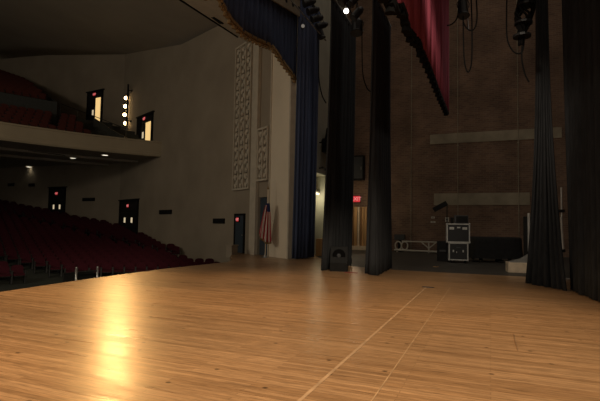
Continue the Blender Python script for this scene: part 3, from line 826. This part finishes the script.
def cable(pts, r, label, group=None, name='cable'):
    # catmull-rom through pts
    P = [Vector(p) for p in pts]; out = []
    for i in range(len(P) - 1):
        p0, p1, p2, p3 = P[max(i - 1, 0)], P[i], P[i + 1], P[min(i + 2, len(P) - 1)]
        for k in range(8):
            u = k / 8
            out.append(.5 * ((2 * p1) + (p2 - p0) * u + (2 * p0 - 5 * p1 + 4 * p2 - p3) * u * u + (3 * p1 - p0 - 3 * p2 + p3) * u ** 3))
    out.append(P[-1]); b = MB(); b.tube(out, r, 6); o = b.build(name, 'cable', smooth=True); tag(o, label, 'cable', group); return o
px_path = lambda L, ax, v: [at(x, y, ax, v) for x, y in L]
cable(px_path([(318, 34), (318.5, 60), (319, 80), (322, 95), (326, 103)], 0, -6.9), .03, 'black cable dangling from the pipe above the blue curtain')
cable(px_path([(362, 20), (362, 50), (363, 75), (367, 88), (371, 92)], 0, -4.2), .022, 'black cable hanging in the gap between the two far black legs')
YB = 14.0
cable(px_path([(447, 25.5), (452, 24), (457, 18), (459, 6)], 1, YB), .02, 'black cable swooping from the red border to the light cluster')
cable(px_path([(463, 16), (464, 24), (469, 30), (474, 29), (477, 18), (476, -6)], 1, YB), .02, 'short looped black cable below the light cluster at top right')
cable(px_path([(463, 14), (463.5, 40), (464.5, 62), (468, 72), (471.5, 62), (472, 30), (471, -6)], 1, YB), .02, 'long looped black cable below the light cluster at top right')
cable(px_path([(507, -6), (506.5, 20), (507.5, 40), (513, 51), (519, 53.5), (523, 50), (524, 40)], 1, YB), .02, 'black cable looping left of the thick cable bundle')
cable(px_path([(522, 46), (522, 60), (525, 74), (529, 82)], 1, YB), .02, 'thin cable tail hanging below the thick cable bundle')
# cluster and bundle
P = at(464, 16, 1, YB); t, d = stage_light('batten_light', P, P + Vector((.1, -.3, -1)), 'black stage light with tangled cables right of the red border', 'glassdark', .15, .7)
t = thing('cable_bundle', 'thick bundle of coiled black cable hanging at top right', 'cable bundle', at(521, 44, 1, YB))
b = MB(); rnd = random.Random(4); top = at(527, -8, 1, YB) - t.location
for k in range(16):
    pts = []
    ph = rnd.uniform(0, 6.28)
    for j in range(12):
        f = j / 11; c = top.lerp(Vector((0, 0, 0)), f); w = .19 * math.sin(PI * min(1, .15 + f)) + .05
        pts.append(c + Vector((w * math.cos(ph + f * 5), .6 * w * math.sin(ph + f * 5), rnd.uniform(-.05, .05))))
    b.tube(pts, .035, 5)
b.build('coil', 'cable', t, smooth=True)
for f in (.25, .6, .85):
    b = MB(); c = top.lerp(Vector((0, 0, 0)), f); b.cyl(c - Vector((0, 0, .03)), c + Vector((0, 0, .03)), .24, n=12)
    b.build('tie', 'blackmetal', t)

# conduits and wall plates on the brick wall
for (px, y0, y1, lab) in ((458, -10, 232, 'thin vertical conduit on brick wall below the red border tip'), (519, -10, 225, 'thin vertical conduit on brick wall beside the right black leg'), (411, -10, 232, 'thin vertical conduit on brick wall right of the second black leg')):
    p0 = at(px, y1, 1, 30.96); p0.z = .01
    b = MB(); b.cyl((0, 0, 0), (0, 0, 20), .025, n=8)
    for k in range(6): b.box((0, .0, .6 + 2.1 * k), (.12, .04, .04))
    tag(b.build('conduit', 'band', loc=p0), lab, 'conduit')
for (px, py, w, h, lab) in ((433, 217.5, .22, .12, 'upper of two small white plates on brick wall'), (433, 222, .30, .10, 'lower of two small white plates on brick wall'), (447, 219.5, .22, .30, 'small pale switch plate on brick wall above the road cases')):
    b = MB(); b.box((0, 0, 0), (w, .03, h), bev=.006); b.box((0, -.02, 0), (w * .5, .015, h * .3), mi=1)
    tag(b.build('wall_plate', ['plate', 'darkgrey'], loc=at(px, py, 1, 30.97)), lab, 'wall plate')

# ------------------------------------------------------------------ exit sign + plank doors by the brick wall
R_ = Matrix(((-1, 0, 0), (0, -1, 0), (0, 0, 1)))
P = at(356.3, 199, 1, 30.9); exit_sign(P, R_, 'bright red EXIT sign on brick wall between the far black legs', 'exitred', .56, .42)
t = thing('plank_panel', 'tall panel of tan wooden planks under the red exit sign', 'panel', (-8.30, 30.75, 0))
xs = [-.66, -.42, -.18, -.02, .14, .38]
for k, (x, w, mt) in enumerate(((-.5, .30, 'plydark'), (-.22, .22, 'ply'), (-.02, .14, 'bone'), (.12, .12, 'plydark'), (.28, .16, 'ply'), (.47, .18, 'ply'))):
    b = MB(); b.box((x, 0, 1.62), (w - .015, .10, 2.66), bev=.01); b.build('plank', mt, t)
b = MB(); b.box((0, -.08, .14), (1.35, .32, .28), bev=.02); b.build('base_board', 'bone', t)
# gear on the wing wall, between the curtains
t = thing('wall_cabinet', 'black electrical cabinet high on the wall between the far legs', 'cabinet', at(356.5, 180, 1, 30.6))
b = MB(); b.box((0, .15, .85), (1.0, .4, 1.7), bev=.02); b.build('body', 'black', t)
b = MB(); b.box((0, -.06, .85), (.85, .03, 1.5)); d = b.build('door', 'darkgrey', t); b = MB(); b.box((.34, -.09, .8), (.04, .04, .2)); b.build('handle', 'steel', d)
for (px0, py0, px1, py1, lab) in ((316, 141, 328, 143, 'upper black pipe bracket beside the blue curtain'), (316, 167, 328, 168.5, 'lower black pipe bracket beside the blue curtain')):
    a = at(px0, py0, 0, -8.45); c = at(px1, py1, 0, -8.45)
    t = thing('pipe_bracket', lab, 'bracket', (-8.45, a.y, a.z))
    b = MB(); b.tube([(.3, .1, 0), (.3, c.y - a.y, 0)], .04, 6); b.tube([(0, .5, 0), (.3, .5, 0)], .035, 6); b.tube([(0, 1.3, 0), (.3, 1.3, 0)], .035, 6); b.build('pipe', 'black', t)
t = thing('wall_speaker', 'black loudspeaker box on brackets between blue curtain and black leg', 'speaker', (-8.15, 23.75, 5.6))
b = MB(); b.box((0, 0, .35), (.5, .9, .75), bev=.03); b.cyl((.05, 0, .8), (.05, 0, 1.35), .28, .2, 12); b.build('cabinet', 'black', t)
b = MB(); b.box((.26, 0, .35), (.02, .8, .65)); b.build('grille', 'darkgrey', t)
# fluorescent in alcove
P = at(320, 194, 0, -9.1)
t = thing('fluorescent_light', 'lit fluorescent fixture in the alcove beside the blue curtain', 'light fixture', (-9.05, 24.15, 3.42))
b = MB(); b.box((0, 0, .07), (.2, .95, .1), bev=.01); b.build('body', 'whitepaint', t)
b = MB(); b.cyl((.03, -.42, 0), (.03, .42, 0), .065, n=10); b.build('tube', 'tube', t)
ld = bpy.data.lights.new('alcove_lamp', 'POINT'); ld.energy = 24; ld.color = (1, .85, .55); ld.shadow_soft_size = .2
lo = bpy.data.objects.new('glow', ld); COL.objects.link(lo); lo.parent = t; lo.location = (.12, -.2, -.25)
t = thing('alcove_shelf', 'dark shelf with boxes inside the lit alcove', 'shelf', (-9.45, 24.0, 1.15))
b = MB(); b.box((0, 0, 0), (.36, 1.3, .05)); b.build('board', 'black', t)
for k in range(3): b = MB(); b.box((0, -.5 + .45 * k, .14 + .03 * k), (.3, .36, .22 + .06 * k), bev=.01); b.build('box', 'darkgrey' if k != 1 else 'plate', t)
t = thing('wooden_crate', 'tan wooden crate standing beside the blue curtain foot', 'crate', (-8.05, 23.0, 0))
b = MB(); b.box((0, 0, .46), (.7, .8, .9), bev=.01); b.build('body', 'ply', t)
b = MB()
for z in (.05, .87): b.box((.36, 0, z), (.03, .82, .09))
for y in (-.37, .37): b.box((.36, y, .46), (.03, .09, .9))
b.build('batten', 'plydark', t)

# floor monitor against leg 1
p = fl(338.5, 270.5)
t = thing('floor_speaker', 'small black floor speaker at the foot of the leftmost black leg', 'speaker', (p.x + .06, p.y - .12, 0), math.radians(14))
b = MB(); pr = [(-.28, 0), (.24, 0), (.30, .30), (.05, .84), (-.22, .84), (-.30, .5)]
w = .30
b.hexa([(-w, -y, z) for y, z in pr], [(w, -y, z) for y, z in pr]); b.build('cabinet', 'black', t)
b = MB(); Rm = Matrix.Rotation(math.radians(-24), 3, 'X')
b.cyl((0, -.165, .56), (0, -.23, .535), .22, .22, 18); b.build('cone', 'fringeblack', t)
b = MB(); b.cyl((0, -.225, .545), (0, -.245, .537), .08, .06, 12); b.build('dust_cap', 'speaker', t)

# ------------------------------------------------------------------ railing by the wall
t = thing('metal_railing', 'low white metal railing with Y-shaped braces along the brick wall', 'railing', (-5.0, 29.9, 0))
def rb(name, pts, r=.035, mt='whitepaint'):
    b = MB(); b.tube(pts, r, 7); return b.build(name, mt, t)
x0, x1 = -.72, 2.3
rb('top_rail', [(x0 + .5, 0, .70), (x1, 0, .70)], .04); rb('bottom_rail', [(x0, 0, .14), (x1, 0, .10)], .06)
for x in (1.45, x1): rb('post', [(x, 0, .0), (x, 0, .70)], .05)
for sx in (-1, 1): rb('brace', [(1.45, 0, .30), (1.45 + sx * .45, 0, .68)], .04)
for c in (-.45, -.05): 
    rb('scroll', [(c + .2 * math.cos(a), 0, .42 + .26 * math.sin(a)) for a in [i * 2 * PI / 16 for i in range(17)]], .045)
rb('foot', [(x0 + .2, -.25, .03), (x0 + .2, .25, .03)], .03); rb('foot', [(x1 - .1, -.25, .03), (x1 - .1, .25, .03)], .03)
t2 = thing('monitor_box', 'dark box standing behind the left end of the white railing', 'box', (-5.45, 30.4, 0))
b = MB(); b.box((0, 0, .95), (.66, .35, .36), bev=.02); b.build('body', 'darkgrey', t2); b = MB(); b.box((0, 0, .39), (.2, .2, .78)); b.box((0, 0, .02), (.5, .4, .04)); b.build('stand', 'black', t2)

# ------------------------------------------------------------------ road cases
def road_case(label, loc, w, d, h, rz, latches, wheels):
    t = thing('road_case', label, 'road case', loc, rz)
    z0 = .12 if wheels else 0
    b = MB(); b.box((0, 0, z0 + h / 2), (w - .03, d - .03, h - .03)); b.build('body', 'caseface', t)
    b = MB(); e = .05
    for sx in (-1, 1):
        for sy in (-1, 1): b.box((sx * (w / 2 - e / 2), sy * (d / 2 - e / 2), z0 + h / 2), (e, e, h))
        for zz in (z0 + e / 2, z0 + h - e / 2): b.box((sx * (w / 2 - e / 2), 0, zz), (e, d, e))
    for sy in (-1, 1):
        for zz in (z0 + e / 2, z0 + h - e / 2): b.box((0, sy * (d / 2 - e / 2), zz), (w, e, e))
    b.build('edging', 'aluminium', t)
    for sx in (-1, 1):
        for zz in (z0 + .02, z0 + h - .02): b = MB(); b.ball((sx * (w / 2 - .02), -d / 2 + .02, zz), .05, seg=8); b.build('corner_ball', 'aluminium', t, smooth=True)
    for (x, z, ww, hh, mt) in latches:
        b = MB(); b.box((x, -d / 2 - .005, z0 + z), (ww, .03, hh), bev=.006); b.box((x, -d / 2 - .02, z0 + z), (ww * .5, .02, hh * .5)); b.build('latch', mt, t)
    if wheels:
        for sx in (-1, 1):
            for sy in (-1, 1): b = MB(); b.cyl((sx * (w / 2 - .12) - .02, sy * (d / 2 - .12), .06), (sx * (w / 2 - .12) + .02, sy * (d / 2 - .12), .06), .06, n=12); b.box((sx * (w / 2 - .12), sy * (d / 2 - .12), .1), (.07, .07, .05)); b.build('caster', 'black', t)
    return t
rz = math.radians(7)
road_case('lower black road case with silver edging standing on the floor', (-1.36, 22.4, 0), .84, .80, .80, rz, [(-.22, .42, .06, .10, 'aluminium'), (-.08, .37, .03, .08, 'aluminium'), (.2, .42, .06, .10, 'aluminium'), (.0, .58, .18, .05, 'darkgrey')], True)
road_case('upper, wider black road case with silver edging stacked on another case', (-1.37, 22.4, .92), 1.0, .84, .86, rz, [(-.28, .64, .20, .11, 'aluminium'), (.02, .68, .14, .06, 'aluminium'), (.28, .64, .20, .11, 'aluminium')], False)
t = thing('equipment_rack', 'dark grey equipment unit standing on top of the stacked road cases', 'rack', (-1.22, 22.4, 1.78), rz)
b = MB(); b.box((0, 0, .19), (.60, .5, .38), bev=.015); b.build('body', 'darkgrey', t)
b = MB(); b.box((.02, -.255, .19), (.5, .015, .30)); b.build('front_panel', 'black', t)
b = MB(); b.box((-.40, -.05, .14), (.14, .2, .28), bev=.01); b.build('side_unit', 'black', t)
# music stand behind
t = thing('music_stand', 'black music stand with tilted desk left of the road cases', 'music stand', (-1.92, 23.4, 0))
b = MB(); b.cyl((0, 0, .03), (0, 0, 2.75), .025, n=8); b.build('post', 'black', t)
b = MB(); b.box((-.32, .02, 2.62), (.72, .06, .24), R=Matrix.Rotation(math.radians(-29), 3, 'Y'), bev=.01); b.build('desk', 'black', t)
for k in range(3):
    a = k * 2.09; b = MB(); b.tube([(0, 0, .35), (.35 * math.cos(a), .35 * math.sin(a), .015)], .015, 6); b.build('leg', 'black', t)
t = thing('amp_case', 'plain black case standing behind the left side of the road cases', 'case', (-2.05, 23.0, 0))
b = MB(); b.box((0, 0, .48), (.55, .6, .94), bev=.02); b.build('body', 'black', t); b = MB(); b.box((0, -.31, .5), (.3, .02, .08)); b.build('handle', 'darkgrey', t)

# ------------------------------------------------------------------ covered grand piano
t = thing('grand_piano', 'grand piano under a black quilted cover beside the road cases', 'piano', (.20, 24.15, 0), math.radians(22))
w, dpt = 1.13, .75
out = []
for (x, y) in ((-1.15, -.72), (-.6, -.76), (0, -.76), (.55, -.74), (.9, -.66), (1.1, -.48), (1.17, -.2), (1.1, .15), (.85, .4), (.4, .5), (-.1, .62), (-.6, .74), (-1.15, .76)): out.append((x, y))
b = MB(); rows = []
for (z, s, fl_) in ((.18, 1.04, .012), (.30, 1.03, .012), (.6, 1.01, .006), (.95, 1.0, .0), (1.10, .995, 0), (1.17, .97, 0), (1.19, .90, 0)):
    r = []
    for i in range(len(out) * 4):
        k = i / 4; a, c = out[int(k) % len(out)], out[(int(k) + 1) % len(out)]; f = k - int(k)
        x, y = lerp(a[0], c[0], f), lerp(a[1], c[1], f); wv = 1 + fl_ * math.sin(i * 1.9)
        r.append((x * s * wv, y * s * wv, z + .012 * math.sin(i * .7) * (z < .2)))
    r.append(r[0]); rows.append(r)
V = b.grid(rows); bmesh.ops.remove_doubles(b.bm, verts=b.bm.verts, dist=.0005)
b.poly([(x * .9, y * .9, 1.19) for x, y in out]); b.build('quilted_cover', 'quilt', t, smooth=True)
for (x, y) in ((-.85, -.5), (-.85, .5), (.72, .0)):
    b = MB(); b.box((x, y, .40), (.13, .13, .62)); lg = b.build('leg', 'black', t)
    b = MB(); b.cyl((x - .03, y, .045), (x + .03, y, .045), .045, n=12); b.cyl((x, y, .06), (x, y, .12), .03, n=8); b.build('caster', 'steel', lg)
b = MB(); b.box((.05, -.35, .30), (.25, .12, .55)); b.box((.05, -.42, .07), (.3, .25, .06)); py_ = b.build('pedal_lyre', 'black', t)
for k in range(3): b = MB(); b.box((-.05 + .1 * k, -.62, .06), (.05, .22, .02), bev=.006); b.build('pedal', 'steel', py_)

# white wedge box at the foot of the right leg, stands behind
t = thing('white_box', 'low cream wooden box with a grey sloped top beside the right black leg', 'box', (.93, 18.45, 0), math.radians(8))
b = MB(); b.box((0, 0, .19), (.74, .55, .36), bev=.012); b.build('body', 'bone', t)
b = MB(); b.hexa([(-.30, -.22, .37), (.37, -.22, .37), (.37, .24, .37), (-.30, .24, .37)], [(.12, -.2, .50), (.37, -.22, .66), (.37, .24, .66), (.12, .22, .50)]); b.build('sloped_top', 'parapet2', t)
b = MB(); b.box((0, .0, .01), (.66, .48, .02)); b.build('plinth', 'black', t)
# black column with bright edge behind leg 3
t = thing('equipment_tower', 'tall black equipment tower with a shiny steel edge behind the right leg', 'rack', (1.32, 18.9, 0))
b = MB(); b.box((0, 0, 1.03), (.34, .34, 2.0), bev=.02); b.box((0, 0, .02), (.46, .46, .04)); b.build('body', 'black', t)
tx = at(529, 240, 1, 18.71).x - 1.32
b = MB(); b.cyl((tx, -.19, .75), (tx, -.19, 2.15), .045, n=10); b.build('edge_tube', 'aluminium', t)
p = at(562.5, 262, 1, 16.6)
t = thing('light_stand', 'upright steel pole with clamps seen between the two right drapes', 'stand', (p.x, 16.6, 0))
b = MB(); b.cyl((0, 0, .03), (0, 0, 2.9), .028, n=10); b.cyl((0, 0, .0), (0, 0, .04), .22, n=20); b.build('pole', 'aluminium', t)
b = MB(); b.cyl((0.02, -.05, .95), (-.02, -.05, 1.95), .036, n=10); b.build('sleeve', 'aluminium', t)
for zz in (.9, 2.15): b = MB(); b.box((0, 0, zz), (.16, .14, .09), bev=.01); b.build('clamp', 'black', t)
# back stage wall behind the right-hand drapes
b = MB(); b.box((7.6, 12, 12), (.4, 39, 24)); struct(b.build('wall_upstage', 'brick'))

# ------------------------------------------------------------------ flag
loc = Vector((fl(265, 257.5).x, fl(265, 257.5).y, 0))
t = thing('american_flag', 'Stars and Stripes hanging limp on a pole beside the proscenium column', 'flag', loc)
topz = at(268, 185, 1, loc.y).z - .0
lean = at(268.2, 190, 1, loc.y).x - loc.x
b = MB(); b.cyl((0, 0, .05), (lean * .9, 0, 3.3), .022, n=8); b.build('pole', 'bone', t)
b = MB(); b.cyl((0, 0, 0), (0, 0, .05), .20, .17, 20); b.cyl((0, 0, .05), (0, 0, .14), .07, .04, 14); b.build('base', 'steel', t)
b = MB(); b.ball((lean * .9, 0, 3.34), .05); b.cyl((lean * .9, 0, 3.36), (lean * .9, 0, 3.58), .035, .002, 8); b.build('finial', 'gold', t)
# cloth: stripes run down the hanging folds
rows = []; NX, NZ = 52, 18
for j in range(NZ + 1):
    g = j / NZ; r = []
    for i in range(NX + 1):
        f = i / NX; wd = .13 + .34 * g ** .7
        x = lerp(lean * .8, lean * .3, g) - .33 * g ** .8 + wd * 1.55 * f - .05
        y = -.07 + .075 * math.sin(f * 17 + g * 1.3) * (.6 + .4 * g)
        z = 2.62 - g * (1.85 + .18 * math.sin(f * PI * 1.0) - .38 * (1 - f))
        r.append((x, y, z))
    rows.append(r)
b = MB(); V = b.grid(rows)
b.bm.faces.ensure_lookup_table()
for k, f in enumerate(b.bm.faces):
    j, i = divmod(k, NX)
    f.material_index = (i // 4) % 2
    if j < 4 and i > 18: f.material_index = 2
    if j < 1: f.material_index = 2
o = b.build('cloth', ['flagred', 'flagwhite', 'flagblue'], t, smooth=True); s = o.modifiers.new('cloth', 'SOLIDIFY'); s.thickness = .008
b = MB()
for i in range(NX):
    p, q = Vector(rows[-1][i]), Vector(rows[-1][i + 1]); b.hexa([p + Vector((0, -.008, -.09)), q + Vector((0, -.008, -.09)), q + Vector((0, .008, -.09)), p + Vector((0, .008, -.09))], [p + Vector((0, -.008, 0)), q + Vector((0, -.008, 0)), q + Vector((0, .008, 0)), p + Vector((0, .008, 0))])
b.build('fringe', 'gold', t)

# ------------------------------------------------------------------ light
wd = bpy.data.worlds.new('dim_house'); SC.world = wd; wd.use_nodes = True
bg = wd.node_tree.nodes['Background']; bg.inputs[0].default_value = (1, .88, .72, 1); bg.inputs[1].default_value = .28

def lamp(kind, name, loc, e, col, r, aim=None, size=60, blend=.5):
    ld = bpy.data.lights.new(name, kind); ld.energy = e; ld.color = col; ld.shadow_soft_size = r
    o = bpy.data.objects.new(name, ld); COL.objects.link(o); o.location = loc
    if kind == 'SPOT':
        ld.spot_size = math.radians(size); ld.spot_blend = blend
        o.rotation_euler = (Vector(aim) - Vector(loc)).to_track_quat('-Z', 'Y').to_euler()
    return o
for k, (yy, ay, ax, e) in enumerate(((-2, .5, -4.0, 26000), (3, 6.0, -4.0, 28000), (7, 9.8, -6.0, 15000))):
    lamp('SPOT', 'front_of_house_light', (-31, yy, 12.5), e, (1, .60, .26), .25, (ax, ay, 0), 18.5, .9)
lamp('SPOT', 'stage_worklight', (4.5, -5.0, 10.5), 10500, (1, .82, .60), .6, (-3.0, 3.5, 0), 60, .4)
lamp('SPOT', 'leg_fill', (6.0, 22.5, 9.5), 520, (1, .93, .82), .5, (-5.0, 17.2, 5.5), 54, .7)  # added fill with no fixture, brightens the far black legs
lamp('SPOT', 'wing_fill', (-.6, 9, 9.5), 1000, (1, .85, .66), .4, (.1, 20.3, .3), 44, .8)  # added unseen spot, lifts the cases, white box and piano
lamp('POINT', 'plank_fill', (-8.2, 28.9, 3.3), 30, (1, .80, .52), .3)  # added hidden fill that brightens the planks behind the far legs
lamp('POINT', 'house_fill', (-22, 1, 8), 1250, (1, .86, .66), .6)  # added fill, no fixture: raises the ambient level of the auditorium

SC.view_settings.view_transform = 'Standard'
SC.view_settings.look = 'None'
SC.view_settings.exposure = 0
SC.view_settings.gamma = 1
SC.view_settings.use_curve_mapping = False
SC.cycles.max_bounces = 6
SC.cycles.diffuse_bounces = 4
SC.cycles.sample_clamp_indirect = 3
SC.cycles.use_denoising = True
